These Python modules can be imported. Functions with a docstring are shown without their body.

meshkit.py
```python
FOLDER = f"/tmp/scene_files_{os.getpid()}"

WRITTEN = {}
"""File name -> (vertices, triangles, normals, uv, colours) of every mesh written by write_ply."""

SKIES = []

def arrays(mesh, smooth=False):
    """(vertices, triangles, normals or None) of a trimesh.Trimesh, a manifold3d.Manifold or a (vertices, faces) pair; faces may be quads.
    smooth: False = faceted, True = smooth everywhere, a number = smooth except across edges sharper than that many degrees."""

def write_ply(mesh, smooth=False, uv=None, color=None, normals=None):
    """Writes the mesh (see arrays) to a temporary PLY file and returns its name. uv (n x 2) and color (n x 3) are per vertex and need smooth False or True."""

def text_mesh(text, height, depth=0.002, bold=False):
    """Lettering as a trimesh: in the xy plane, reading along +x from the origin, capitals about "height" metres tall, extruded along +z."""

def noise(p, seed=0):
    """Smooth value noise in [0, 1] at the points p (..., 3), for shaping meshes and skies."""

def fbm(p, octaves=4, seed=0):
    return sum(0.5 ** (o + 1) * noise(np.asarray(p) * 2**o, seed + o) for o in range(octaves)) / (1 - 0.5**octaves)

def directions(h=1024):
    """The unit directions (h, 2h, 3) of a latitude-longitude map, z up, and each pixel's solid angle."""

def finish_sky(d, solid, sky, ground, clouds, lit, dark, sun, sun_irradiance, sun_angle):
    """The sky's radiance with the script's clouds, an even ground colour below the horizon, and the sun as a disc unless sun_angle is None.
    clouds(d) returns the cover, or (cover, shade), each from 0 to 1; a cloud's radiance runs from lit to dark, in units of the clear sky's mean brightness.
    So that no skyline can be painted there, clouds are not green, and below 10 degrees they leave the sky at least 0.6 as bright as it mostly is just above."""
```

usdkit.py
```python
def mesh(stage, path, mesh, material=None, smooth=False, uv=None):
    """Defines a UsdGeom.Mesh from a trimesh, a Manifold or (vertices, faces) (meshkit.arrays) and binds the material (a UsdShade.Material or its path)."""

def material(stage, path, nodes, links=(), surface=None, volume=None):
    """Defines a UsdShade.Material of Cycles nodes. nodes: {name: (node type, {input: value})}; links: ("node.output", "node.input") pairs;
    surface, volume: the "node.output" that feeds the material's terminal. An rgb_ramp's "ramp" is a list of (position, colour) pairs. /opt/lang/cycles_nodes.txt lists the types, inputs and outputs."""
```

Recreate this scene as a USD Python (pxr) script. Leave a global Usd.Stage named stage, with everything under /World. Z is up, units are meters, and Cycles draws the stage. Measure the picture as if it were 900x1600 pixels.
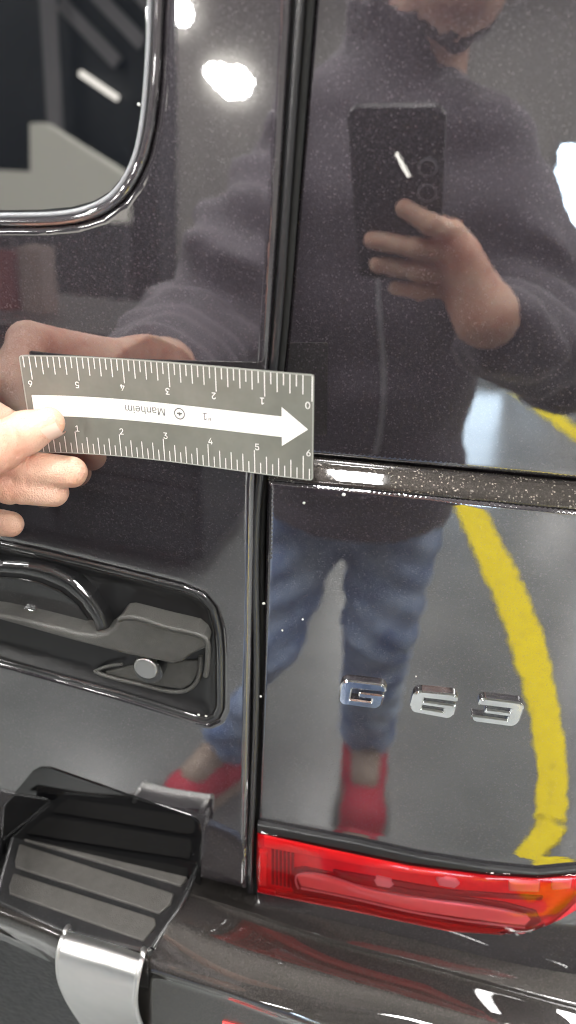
import math, re
import numpy as np, shapely, trimesh, usdkit, meshkit
from scipy.spatial import Delaunay
from scipy.spatial.transform import Rotation
from shapely.geometry import Polygon, LineString, Point, box as sbox
from shapely import affinity
from pxr import Usd, UsdGeom, UsdLux, UsdShade, Gf, Sdf

stage = Usd.Stage.CreateInMemory()
world = UsdGeom.Xform.Define(stage, '/World')
stage.SetDefaultPrim(world.GetPrim())
UsdGeom.Scope.Define(stage, '/World/Looks')

# ------------------------------------------------------------------ camera
# rows: car's right, forward (into the car), up, in camera axes (x right, y down, z ahead)
RM = np.array([[0.98798834, 0.09958911, -0.11815688], [0.15055125, -0.44798176, 0.88127559], [0.03483333, -0.88847867, -0.45759402]])
CAM = np.array([0.0, -0.37, 1.35])
FPX = 1200.0
EXPOSURE = 0.0
LAMP = 68.0
cam = UsdGeom.Camera.Define(stage, '/World/camera')
cam.CreateHorizontalApertureAttr(24.0); cam.CreateVerticalApertureAttr(24.0 * 16 / 9)
cam.CreateFocalLengthAttr(24.0 * FPX / 900)
cam.CreateClippingRangeAttr(Gf.Vec2f(0.02, 100))
cam.CreateFStopAttr(6.5); cam.CreateFocusDistanceAttr(0.42)
cam.CreateExposureAttr(EXPOSURE)
M4 = np.eye(4); M4[0, :3] = RM[:, 0]; M4[1, :3] = -RM[:, 1]; M4[2, :3] = -RM[:, 2]; M4[3, :3] = CAM
cam.AddTransformOp().Set(Gf.Matrix4d(*M4.ravel().tolist()))

# ------------------------------------------------------------------ materials
MAT = {}
def mat(name, nodes, links, surface='p.BSDF'):
    MAT[name] = usdkit.material(stage, '/World/Looks/' + name, nodes, links, surface=surface)
def simple(name, color, rough=0.5, metallic=0.0, bump=None, vary=None, **kw):
    n = {'p': ('principled_bsdf', dict(base_color=color, roughness=rough, metallic=metallic, **kw))}
    l = []
    n['g'] = ('texture_coordinate', {})
    if bump:
        sc, st, ds = bump
        n['bn'] = ('noise_texture', dict(scale=sc, detail=4.0, roughness=0.6)); n['b'] = ('bump', dict(strength=st, distance=ds))
        l += [('g.object', 'bn.vector'), ('bn.fac', 'b.height'), ('b.normal', 'p.normal')]
    if vary:
        sc, c2 = vary
        n['vn'] = ('noise_texture', dict(scale=sc, detail=5.0, roughness=0.65)); n['r'] = ('rgb_ramp', dict(ramp=[(0.35, color), (0.68, c2)]))
        l += [('g.object', 'vn.vector'), ('vn.fac', 'r.fac'), ('r.color', 'p.base_color')]
    mat(name, n, l)

def paint(name, base, metal, specks=True, coat_ior=2.6, peel=0.010, flake=(.2, .15, .16)):
    n = {'g': ('texture_coordinate', {}),
         'p': ('principled_bsdf', dict(base_color=base, roughness=0.5, metallic=metal, ior=1.4, coat_weight=1.0, coat_ior=coat_ior, coat_roughness=0.012)),
         'pn': ('noise_texture', dict(scale=210.0, detail=1.5)), 'pb': ('bump', dict(strength=peel, distance=0.0006)),
         'fv': ('voronoi_texture', dict(scale=1500.0)), 'fs': ('separate_color', {}), 'fr': ('rgb_ramp', dict(ramp=[(0.0, tuple(.75 * c for c in base)), (0.7, base), (0.93, tuple(1.25 * c for c in base)), (1.0, flake)]))}
    l = [('g.object', 'pn.vector'), ('pn.fac', 'pb.height'), ('pb.normal', 'p.coat_normal'), ('g.object', 'fv.vector'), ('fv.color', 'fs.color'), ('fs.r', 'fr.fac')]
    if specks:  # settled dust: sparse pale dots of uneven size
        n |= {'dv': ('voronoi_texture', dict(scale=62.0)), 'ds': ('separate_color', {}), 'dm': ('map_range', dict(from_min=0.82, from_max=1.0, to_min=0.0, to_max=0.026, clamp=True)),
              'dl': ('math', dict(math_type='less_than')), 'mx': ('mix', dict(color2=(.26, .25, .25)))}
        l += [('g.object', 'dv.vector'), ('dv.color', 'ds.color'), ('ds.g', 'dm.value'), ('dv.distance', 'dl.value1'), ('dm.result', 'dl.value2'), ('dl.value', 'mx.fac'), ('fr.color', 'mx.color1'), ('mx.color', 'p.base_color')]
    else:
        l += [('fr.color', 'p.base_color')]
    mat(name, n, l)
paint('plum_paint', (.041, .035, .042), .75, flake=(.09, .075, .085))
paint('gloss_black', (.008, .008, .009), 0.0, specks=False, coat_ior=1.8, flake=(.02, .02, .02))
paint('bumper_paint', (.046, .041, .038), .7, specks=False, coat_ior=2.0, flake=(.06, .05, .046), peel=.006)
simple('reflection_black', (.003, .003, .0035), .02, ior=1.5)  # black standing for the step's dark reflection in the door
paint('trim_paint', (.034, .029, .026), .85, specks=False, coat_ior=1.8, flake=(.24, .22, .19), peel=0.02)
simple('rubber', (.012, .012, .013), .45, bump=(900, .3, .0005))
simple('rubber_shiny', (.015, .015, .017), .22, ior=1.8)
simple('black_gap', (.004, .004, .004), .8)
simple('seal_grey', (.30, .31, .33), .35)
simple('chrome', (.86, .87, .88), .05, 1.0, bump=(300, .03, .0005))
simple('satin_silver', (.80, .80, .79), .36, 1.0, bump=(1400, .12, .0003), vary=(60, (.85, .84, .83)))
simple('lock_silver', (.50, .50, .49), .38, 1.0, bump=(1800, .25, .0003))
simple('grained_plastic', (.058, .057, .053), .36, bump=(1500, .6, .0006), vary=(160, (.078, .076, .071)))
simple('satin_plastic', (.013, .013, .014), .3, ior=1.45, bump=(1500, .25, .0004))
simple('pad_rubber', (.046, .043, .039), .6, bump=(1300, .6, .0006), vary=(150, (.062, .058, .053)))
simple('coarse_plastic', (.03, .032, .034), .6, bump=(260, .9, .002), vary=(160, (.05, .052, .055)))
simple('tinted_glass', (.003, .004, .006), 0.0, ior=2.7)
simple('ruler_plastic', (.150, .153, .134), .25, bump=(700, .14, .0005), vary=(34, (.192, .195, .172)))
simple('ruler_edge', (.32, .33, .30), .4)
simple('white_print', (.80, .80, .77), .5)
simple('ruler_white', (.86, .85, .80), .45)
simple('ink', (.10, .10, .10), .5)
simple('lens_white', (.8, .8, .8), .3)
simple('lamp_red', (.80, .018, .04), .25, vary=(300, (.88, .025, .05)))
simple('lamp_red_dark', (.30, .005, .015), .3)
simple('lamp_red_bright', (.98, .10, .10), .2)
simple('light_tube', (1.0, .58, .54), .10, coat_weight=1.0)
simple('speck', (.75, .75, .72), .7)
mat('red_lens', {'t': ('transparent_bsdf', dict(color=(1.0, .44, .48))), 'g': ('glossy_bsdf', dict(color=(1, 1, 1), roughness=.02)), 'f': ('fresnel', dict(IOR=1.4)), 'm': ('mix_closure', {}),
                 'tc': ('texture_coordinate', {}), 'n': ('noise_texture', dict(scale=130.0)), 'b': ('bump', dict(strength=.05, distance=.0008))},
    [('f.fac', 'm.fac'), ('t.BSDF', 'm.closure1'), ('g.BSDF', 'm.closure2'), ('tc.object', 'n.vector'), ('n.fac', 'b.height'), ('b.normal', 'g.normal')], 'm.closure')
mat('skin', {'g': ('texture_coordinate', {}), 'n': ('noise_texture', dict(scale=42.0, detail=5.0, roughness=.6)), 'r': ('rgb_ramp', dict(ramp=[(.28, (.62, .29, .20)), (.5, (.74, .43, .32)), (.74, (.80, .54, .41))])),
             'v': ('voronoi_texture', dict(scale=1100.0)), 'n2': ('noise_texture', dict(scale=500.0, detail=3.0)), 'a': ('math', dict(math_type='add')), 'b': ('bump', dict(strength=.42, distance=.0009)),
             'p': ('principled_bsdf', dict(roughness=.42, subsurface_weight=.22, subsurface_scale=.006, subsurface_radius=(1.0, .35, .2)))},
    [('g.object', 'n.vector'), ('n.fac', 'r.fac'), ('r.color', 'p.base_color'), ('g.object', 'v.vector'), ('g.object', 'n2.vector'), ('v.distance', 'a.value1'), ('n2.fac', 'a.value2'), ('a.value', 'b.height'), ('b.normal', 'p.normal')])
simple('nail', (.80, .58, .48), .22)
simple('jacket_cloth', (.098, .081, .104), .6, sheen_weight=.2, bump=(160, .4, .002), vary=(14, (.072, .06, .077)))
simple('denim', (.14, .22, .44), .8, bump=(900, .4, .0008), vary=(11, (.55, .66, .85)))
simple('red_cloth', (.52, .03, .06), .6, bump=(700, .4, .001), vary=(40, (.55, .035, .07)))
simple('shoe_sole', (.45, .36, .30), .6, vary=(30, (.30, .22, .17)))
simple('shoe_grey', (.20, .15, .13), .6)
simple('dull_red', (.16, .04, .04), .5)
simple('hair', (.035, .022, .015), .6, bump=(300, .8, .003))
simple('phone_case', (.010, .010, .011), .4, bump=(900, .2, .0004))
simple('lens_glass', (.01, .01, .015), .05)
mat('flash_light', {'e': ('emission', dict(color=(1, .95, .86), strength=5.0))}, [], 'e.emission')
mat('tube_light', {'e': ('emission', dict(color=(1, .985, .95), strength=LAMP * 1.45))}, [], 'e.emission')
mat('window_and_panel_glow', {'e': ('emission', dict(color=(.66, .83, 1.0), strength=21.0))}, [], 'e.emission')
simple('concrete', (.140, .148, .147), .26, bump=(30, .15, .004), vary=(2.3, (.215, .225, .222)), coat_weight=.22, coat_roughness=.22)
mat('yellow_paint', {'g': ('texture_coordinate', {}), 'n': ('noise_texture', dict(scale=22.0, detail=7.0, roughness=.75)), 'r': ('rgb_ramp', dict(ramp=[(.30, (.42, .36, .09)), (.42, (.92, .72, .008)), (.75, (.97, .78, .012))])), 'p': ('principled_bsdf', dict(roughness=.7, specular_ior_level=.15))},
    [('g.object', 'n.vector'), ('n.fac', 'r.fac'), ('r.color', 'p.base_color')])
simple('wall_paint', (.30, .29, .27), .7, vary=(1.2, (.36, .35, .325)))
simple('dark_cladding', (.012, .014, .018), .6, vary=(1.5, (.02, .022, .026)))
simple('pale_board', (.80, .78, .70), .7)
simple('louvre_grey', (.20, .19, .20), .6)
simple('ceiling_dark', (.30, .285, .265), .8)
simple('lamp_housing', (.3, .3, .3), .5)

# ------------------------------------------------------------------ helpers
used = {}
def path_for(name, parent):
    base = (parent.GetPath().pathString if parent is not None else '/World') + '/' + name
    k = used.get(base, -1) + 1; used[base] = k
    return base if k == 0 else f'{base}_{k:03d}'
def tagp(prim, label=None, cat=None, group=None, kind=None):
    for k, v in (('label', label), ('category', cat), ('group', group), ('kind', kind)):
        if v: prim.SetCustomDataByKey(k, v)
    return prim
def obj(name, mesh, m, parent=None, smooth=35, **tags):
    return tagp(usdkit.mesh(stage, path_for(name, parent), mesh, MAT[m], smooth=smooth).GetPrim(), **tags)
def thing(name, label, cat, group=None, loc=(0, 0, 0)):
    x = UsdGeom.Xform.Define(stage, path_for(name, None)); x.AddTranslateOp().Set(Gf.Vec3d(*loc))
    return tagp(x.GetPrim(), label, cat, group)
cat = trimesh.util.concatenate
def box(lo, hi):
    b = trimesh.creation.box(np.subtract(hi, lo)); b.apply_translation(np.add(lo, hi) / 2.0); return b

def ray(p): return RM @ np.array([(p[0] - 450) / FPX, (p[1] - 800) / FPX, 1.0])
def on_surface(p, S, off=0.0):
    """Point where the line of sight through p meets the car surface y = S(x, z) - off."""
    r = ray(p); a, b = 0.02, 1.6
    f = lambda t: (CAM + r * t)[1] - (S(np.array([(CAM + r * t)[0]]), np.array([(CAM + r * t)[2]]))[0] - off)
    for _ in range(48):
        m = (a + b) / 2
        if f(m) < 0: a = m
        else: b = m
    return CAM + r * a
def on_z(p, z): r = ray(p); return CAM + r * (z - CAM[2]) / r[2]
def on_y(p, y): r = ray(p); return CAM + r * (y - CAM[1]) / r[1]
def outline(pts, S, off=0.0, smooth=0.0):
    """Outline in the surface's own x, z metres."""
    g = Polygon([on_surface(p, S, off)[[0, 2]] for p in pts]).buffer(0)
    return rounded(g, smooth) if smooth else g
def rounded(g, r): return g.buffer(-r).buffer(2 * r).buffer(-r)

def sheet(poly, mapping, res=.008, r=.002, wall=.006, rise=None, rings=(0, .05, .18, .38, .65, 1.0, 1.3, 2.0), extra=None):
    """A plate: poly in (u, v), mapping(u, v, h) -> points. Its rim is rounded by r (or follows rise(d)), then a wall drops by wall."""
    if rise is None: rise = lambda d: -(r - np.sqrt(np.maximum(r * r - np.maximum(r - d, 0) ** 2, 0)))
    poly = shapely.geometry.polygon.orient(poly, 1.0) if poly.geom_type == 'Polygon' else shapely.geometry.polygon.orient(max(poly.geoms, key=lambda g: g.area), 1.0)
    ks = rings if r > 0 else (0,)
    P, H, tri, loops, last, n = [], [], [], [], [], 0
    for ring in [poly.exterior, *poly.interiors]:
        step = max(min(res, max(r * 1.5, .0008)), ring.length / 900) if r else res
        c = np.array(ring.coords)[:-1]; c = c[np.linalg.norm(c - np.roll(c, 1, 0), axis=1) > 1e-7]
        out = np.vstack([p + (q - p) * (np.arange(k) / k)[:, None] for p, q in zip(c, np.roll(c, -1, 0)) for k in [max(1, int(np.ceil(np.linalg.norm(q - p) / step)))]])
        d0 = out - np.roll(out, 1, 0); d1 = np.roll(out, -1, 0) - out
        d0 /= np.linalg.norm(d0, axis=1)[:, None]; d1 /= np.linalg.norm(d1, axis=1)[:, None]
        nn = np.c_[-(d0 + d1)[:, 1], (d0 + d1)[:, 0]]; nn /= np.linalg.norm(nn, axis=1)[:, None] + 1e-12
        nn /= np.clip((nn * np.c_[-d1[:, 1], d1[:, 0]]).sum(1), .62, 1)[:, None]
        m = len(out); i = np.arange(m); j = (i + 1) % m; loops.append((n, m))
        for q, k in enumerate(ks):
            P.append(out + nn * (k * r)); H.append(rise(np.full(m, k * r)))
            if q: A = n + (q - 1) * m; B = A + m; tri += [np.c_[A + i, A + j, B + j], np.c_[A + i, B + j, B + i]]
        last.append((n + (len(ks) - 1) * m, m, P[-1])); n += len(ks) * m
    cb = Polygon(last[0][2], [q[2] for q in last[1:]])
    if not cb.is_valid:          # too narrow for straight rims: rims by offsetting instead
        P, H, tri, loops, last, n = [], [], [], [], [], 0
        for k in ks:
            g = poly.buffer(-k * r) if k else poly
            for q in getattr(g, 'geoms', [g]):
                for ring in ([q.exterior, *q.interiors] if not q.is_empty else []):
                    step = max(min(res, max(r * 1.2, .0008)), ring.length / 700); c = np.array(ring.coords)[:-1]
                    out = np.vstack([p + (q2 - p) * (np.arange(m) / m)[:, None] for p, q2 in zip(c, np.roll(c, -1, 0)) for m in [max(1, int(np.ceil(np.linalg.norm(q2 - p) / step)))]])
                    if k == 0: loops.append((n, len(out)))
                    P.append(out); H.append(rise(np.full(len(out), k * r))); last.append((n, len(out), out)); n += len(out)
        cb = poly
    x0, y0, x1, y1 = poly.bounds
    gx, gy = np.meshgrid(np.arange(x0, x1, res), np.arange(y0, y1, res))
    gr = np.c_[gx.ravel(), gy.ravel()] + np.random.default_rng(3).uniform(-.02, .02, (gx.size, 2)) * res
    if extra is not None: gr = np.vstack([gr, extra])
    inner = (poly.buffer(-ks[-1] * r - .3 * res) if cb is poly else cb.buffer(-.35 * res))
    gr = gr[shapely.contains_xy(inner, gr[:, 0], gr[:, 1])]
    ids = np.concatenate([np.arange(q[0], q[0] + q[1]) for q in last] + [n + np.arange(len(gr))]); Q = np.vstack([q[2] for q in last] + [gr])
    t2 = Delaunay(Q).simplices; c = Q[t2].mean(1); t2 = t2[shapely.contains_xy(cb, c[:, 0], c[:, 1])]
    e1, e2 = Q[t2[:, 1]] - Q[t2[:, 0]], Q[t2[:, 2]] - Q[t2[:, 0]]; area = e1[:, 0] * e2[:, 1] - e1[:, 1] * e2[:, 0]
    t2 = np.where((area < 0)[:, None], t2[:, [0, 2, 1]], t2)[np.abs(area) > 1e-12]
    P.append(gr); H.append(rise(shapely.distance(poly.boundary, shapely.points(gr))) if len(gr) else np.zeros(0))
    P = np.vstack(P); h = np.concatenate(H); tri = np.vstack(tri + [ids[t2]]) if tri else ids[t2]
    V = [mapping(P[:, 0], P[:, 1], h)]; Fc = [tri]; n = len(P)
    if wall:
        for s, m in loops:
            i = np.arange(m); j = (i + 1) % m
            V.append(mapping(P[s:s + m, 0], P[s:s + m, 1], h[s:s + m])); V.append(mapping(P[s:s + m, 0], P[s:s + m, 1], h[s:s + m] - wall))
            A = n; B = n + m
            Fc += [np.c_[A + i, B + i, A + j], np.c_[A + j, B + i, B + j]]; n += 2 * m
    m = trimesh.Trimesh(np.vstack(V), np.vstack(Fc), process=False)
    return m
def on(S, off=0.0): return lambda u, v, h: np.c_[u, S(u, v) - off - h, v]
def tube(path, r, sides=12, closed=False, cap=True):
    p = np.asarray(path, float)
    t = np.gradient(p, axis=0) if not closed else np.roll(p, -1, 0) - np.roll(p, 1, 0)
    t /= np.linalg.norm(t, axis=1, keepdims=True) + 1e-12
    a = np.cross(t, [0, 1.0, 0.001]); bad = np.linalg.norm(a, axis=1) < .1
    a[bad] = np.cross(t[bad], [1.0, 0, 0]); a /= np.linalg.norm(a, axis=1, keepdims=True)
    b = np.cross(t, a); ang = np.arange(sides) * 2 * np.pi / sides
    rr = np.broadcast_to(np.asarray(r, float), (len(p),))
    v = p[:, None] + rr[:, None, None] * (np.cos(ang)[None, :, None] * a[:, None] + np.sin(ang)[None, :, None] * b[:, None])
    n = len(p); i, j = np.meshgrid(np.arange(n if closed else n - 1), np.arange(sides), indexing='ij'); k = (i + 1) % n
    q = np.stack([i * sides + j, i * sides + (j + 1) % sides, k * sides + (j + 1) % sides, k * sides + j], -1).reshape(-1, 4)
    f = np.vstack([q[:, [0, 1, 2]], q[:, [0, 2, 3]]]); v = v.reshape(-1, 3)
    if cap and not closed:
        v = np.vstack([v, p[0], p[-1]]); s = np.arange(sides); e = (n - 1) * sides
        f = np.vstack([f, np.c_[np.full(sides, len(v) - 2), (s + 1) % sides, s], np.c_[np.full(sides, len(v) - 1), e + s, e + (s + 1) % sides]])
    m = trimesh.Trimesh(v, f, process=False); return m
def spline(pts, n=60):
    from scipy.interpolate import PchipInterpolator, CubicSpline
    p = np.asarray(pts, float); d = np.r_[0, np.cumsum(np.linalg.norm(np.diff(p, axis=0), axis=1))]
    return CubicSpline(d, p, axis=0)(np.linspace(0, d[-1], n))
def loft(rows, nu=60, nv=40):
    """rows: lists of the same number of 3-D points; a smooth surface through them."""
    from scipy.interpolate import PchipInterpolator
    A = np.array([np.asarray(r, float) for r in rows])
    u = np.linspace(0, 1, A.shape[1]); v = np.linspace(0, 1, A.shape[0])
    A = PchipInterpolator(u, A, axis=1)(np.linspace(0, 1, nu)); A = PchipInterpolator(v, A, axis=0)(np.linspace(0, 1, nv))
    i, j = np.meshgrid(np.arange(nv - 1), np.arange(nu - 1), indexing='ij')
    q = np.stack([i * nu + j, (i + 1) * nu + j, (i + 1) * nu + j + 1, i * nu + j + 1], -1).reshape(-1, 4)
    return trimesh.Trimesh(A.reshape(-1, 3), np.vstack([q[:, [0, 1, 2]], q[:, [0, 2, 3]]]), process=False)

# implicit bodies: tapered capsules blended together, meshed by surface nets
def rc(P, a, b, r1, r2):
    a, b = np.asarray(a, float), np.asarray(b, float); ab = b - a
    t = np.clip(((P - a) @ ab) / (ab @ ab), 0, 1)
    return np.linalg.norm(P - a - t[:, None] * ab, axis=1) - (r1 + (r2 - r1) * t)
def ell(P, c, s, rot=None):
    q = P - np.asarray(c, float)
    if rot is not None: q = q @ rot
    q = q / np.asarray(s, float); k = np.linalg.norm(q, axis=1)
    return (k - 1) * min(s)
def smin(a, b, k):
    h = np.clip(.5 + .5 * (b - a) / k, 0, 1)
    return b + (a - b) * h - k * h * (1 - h)
def nets(f, lo, hi, h):
    ax = [np.arange(l, u + h, h) for l, u in zip(lo, hi)]
    G = np.stack(np.meshgrid(*ax, indexing='ij'), -1); sh = G.shape[:3]
    P = G.reshape(-1, 3)
    D = np.concatenate([f(P[i:i + 400000]) for i in range(0, len(P), 400000)]).reshape(sh)
    D = np.where(D == 0, 1e-9, D)
    cs = tuple(s - 1 for s in sh); acc = np.zeros(cs + (3,)); cnt = np.zeros(cs)
    sl = lambda o: tuple(slice(o[k], o[k] + cs[k]) for k in range(3))
    for d in range(3):
        for o in np.ndindex(2, 2):
            o0 = list(o); o0.insert(d, 0); o1 = list(o); o1.insert(d, 1)
            A, B = D[sl(o0)], D[sl(o1)]; c = (A < 0) != (B < 0)
            t = np.where(c, A / np.where(c, A - B, 1), 0)
            e = np.array(o0, float) + np.zeros(cs + (3,)); e[..., d] += t
            acc += np.where(c[..., None], e, 0); cnt += c
    act = cnt > 0; idx = -np.ones(cs, int); idx[act] = np.arange(act.sum())
    V = (acc[act] / cnt[act][:, None] + np.argwhere(act)) * h + [a[0] for a in ax]
    F = []
    for d in range(3):
        u, w = [(1, 2), (2, 0), (0, 1)][d]
        s0 = [slice(None)] * 3; s1 = [slice(None)] * 3; s0[d] = slice(0, -1); s1[d] = slice(1, None)
        for k in (u, w): s0[k] = s1[k] = slice(1, -1)
        A, B = D[tuple(s0)], D[tuple(s1)]; c = (A < 0) != (B < 0)
        E = np.argwhere(c); neg = (A < 0)[c]
        for k in (u, w): E[:, k] += 1
        def cell(du, dw):
            q = E.copy(); q[:, u] += du; q[:, w] += dw; return idx[q[:, 0], q[:, 1], q[:, 2]]
        q = np.c_[cell(-1, -1), cell(0, -1), cell(0, 0), cell(-1, 0)]
        q = np.where(neg[:, None], q, q[:, ::-1]); F.append(q)
    q = np.vstack(F); q = q[(q >= 0).all(1)]
    m = trimesh.Trimesh(V, np.vstack([q[:, [0, 1, 2]], q[:, [0, 2, 3]]]), process=False)
    from scipy.sparse import coo_matrix, diags
    e = m.edges_unique; n = len(V); W = coo_matrix((np.ones(2 * len(e)), (np.r_[e[:, 0], e[:, 1]], np.r_[e[:, 1], e[:, 0]])), (n, n)).tocsr()
    W = diags(1 / np.maximum(np.asarray(W.sum(1)).ravel(), 1)) @ W; v = V
    for _ in range(5):
        v = v + .5 * (W @ v - v); v = v - .52 * (W @ v - v)
    return trimesh.Trimesh(v, m.faces, process=False)

# ------------------------------------------------------------------ the room: floor, walls, ceiling, lamps
def struct(name, mesh, m, **kw): return obj(name, mesh, m, None, kind='structure', **kw)
struct('floor', box((-11, -12, -.1), (9, 7, 0)), 'concrete', label='grey sealed concrete floor', cat='floor')
rng = np.random.default_rng(5)
def stripe(a, b, w, wob=.006):
    a, b = np.array(a), np.array(b); d = (b - a) / np.linalg.norm(b - a); nn = np.array([-d[1], d[0]])
    t = np.linspace(0, 1, 70); c = a + (b - a) * t[:, None]
    e1 = c + nn * (w / 2 + rng.normal(0, wob, 70))[:, None]; e2 = c - nn * (w / 2 + rng.normal(0, wob, 70))[:, None]
    g = Polygon(np.vstack([e1, e2[::-1]])).buffer(0)
    return trimesh.creation.extrude_polygon(g if g.geom_type == 'Polygon' else max(g.geoms, key=lambda k: k.area), .003, engine='earcut')
def vline(*a, **k):
    m = stripe(*a, **k); m.apply_translation([0, 0, .002]); return m
def painted(pts, w, seed):
    r_ = np.random.default_rng(seed); c = spline([(*p, 0) for p in pts], 90)[:, :2]; d = np.gradient(c, axis=0); d /= np.linalg.norm(d, axis=1)[:, None]; nn = np.c_[-d[:, 1], d[:, 0]]
    ww = np.interp(np.linspace(0, 1, 90), np.linspace(0, 1, len(w)), w) / 2
    g = Polygon(np.vstack([c + nn * (ww + r_.normal(0, .004, 90))[:, None], (c - nn * (ww + r_.normal(0, .004, 90))[:, None])[::-1]])).buffer(0)
    m = trimesh.creation.extrude_polygon(g if g.geom_type == 'Polygon' else max(g.geoms, key=lambda k: k.area), .003, engine='earcut'); m.apply_translation([0, 0, .002]); return m
for k, (pts, w) in enumerate([([(.24, -3.1), (.345, -2.44), (.452, -1.73), (.488, -1.28), (.494, -1.08), (.478, -.90)], (.125, .118, .115, .108, .10)), ([(.480, -.895), (.44, -.845), (.375, -.795), (.345, -.765)], (.095, .06, .03)), ([(.70, -4.9), (.98, -3.9), (1.5, -2.0)], (.12, .12))]):
    obj('floor_line', painted(pts, w, k), 'yellow_paint', None, kind='structure', label=['yellow painted line running away from the car', 'short worn end of the yellow line bending in towards the tail light', 'far yellow line on the floor'][k])
struct('wall', box((-11, -12.2, 0), (9, -12, 4.0)), 'wall_paint')
struct('wall', box((-11.2, -12, 0), (-11, 7, 4.0)), 'wall_paint')
struct('wall', box((9, -12, 0), (9.2, 7, 4.0)), 'wall_paint')
struct('wall', box((-11, 7, 0), (9, 7.2, 4.0)), 'dark_cladding')
struct('ceiling', box((-11.2, -12.2, 4.0), (9.2, 7.2, 4.2)), 'ceiling_dark')
LAMP_X, LAMP_Y = (-7.75, -5.2, -2.65, -.10, 2.45, 5.0), (-9.6, -6.6, -3.7, -1.05, .75)
for i, y in enumerate(LAMP_Y):
    for k, x in enumerate(LAMP_X):
        t = thing('ceiling_lamp', 'long white strip lamp under the dark ceiling', 'lamp', 'strip lamps under the ceiling', (x, y, 3.55))
        obj('lamp_housing', box((-.12, -.75, .012), (.12, .75, .07)), 'lamp_housing', t, smooth=False)
        obj('diffuser', box((-.09, -.72, 0), (.09, .72, .010)), 'tube_light', t, smooth=False)
def lit(name, label, cat_, lo, hi, m, frame=.05):
    t = thing(name, label, cat_)
    lo, hi = np.array(lo, float), np.array(hi, float)
    obj('pane', box(lo, hi), m, t, smooth=False)
    for a, b in (((lo[0] - frame, lo[1], lo[2] - frame), (lo[0], hi[1] + .03, hi[2] + frame)), ((hi[0], lo[1], lo[2] - frame), (hi[0] + frame, hi[1] + .03, hi[2] + frame)), ((lo[0], lo[1], hi[2]), (hi[0], hi[1] + .03, hi[2] + frame)), ((lo[0], lo[1], lo[2] - frame), (hi[0], hi[1] + .03, lo[2]))):
        obj('frame', box(a, b), 'lamp_housing', t, smooth=False)
def flood(label, poly):
    t = thing('flood_lamp', label, 'lamp'); g = Polygon(poly).buffer(-.05).buffer(.10, 6).buffer(-.05)
    obj('pane', sheet(g, lambda u, v, h: np.c_[u, -11.9 + h, v], .1, .02, .05), 'tube_light', t); obj('housing', sheet(g.buffer(.02), lambda u, v, h: np.c_[u, -11.96 + h, v], .1, .01, .06), 'lamp_housing', t)
flood('bright flood lamp high on the far wall, the upper one', [(-5.95, 3.48), (-5.90, 3.86), (-5.62, 3.84), (-5.42, 3.62), (-5.50, 3.46)])
flood('bright wide flood lamp on the far wall, the lower one', [(-5.22, 2.86), (-5.10, 2.95), (-4.68, 2.92), (-4.42, 2.74), (-4.52, 2.55), (-4.78, 2.50), (-5.02, 2.66)])
lit('added_glow_panel', 'added bluish glowing panel low on the floor behind the photographer', 'added light panel', (.40, -4.7, .06), (.72, -4.66, .95), 'window_and_panel_glow', .02)  # added glow: makes the bluish streak mirrored in the body panel
lit('window', 'tall bright window in the far wall', 'window', (1.98, -12, .15), (2.6, -11.9, 1.55), 'window_and_panel_glow')
def upright(poly, y, t): return sheet(Polygon(poly), lambda u, v, h: np.c_[u, y + h, v], .5, .0, t)
par = thing('parapet', 'pale stair parapet with sloping top and added dark base behind the photographer', 'wall')
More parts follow.
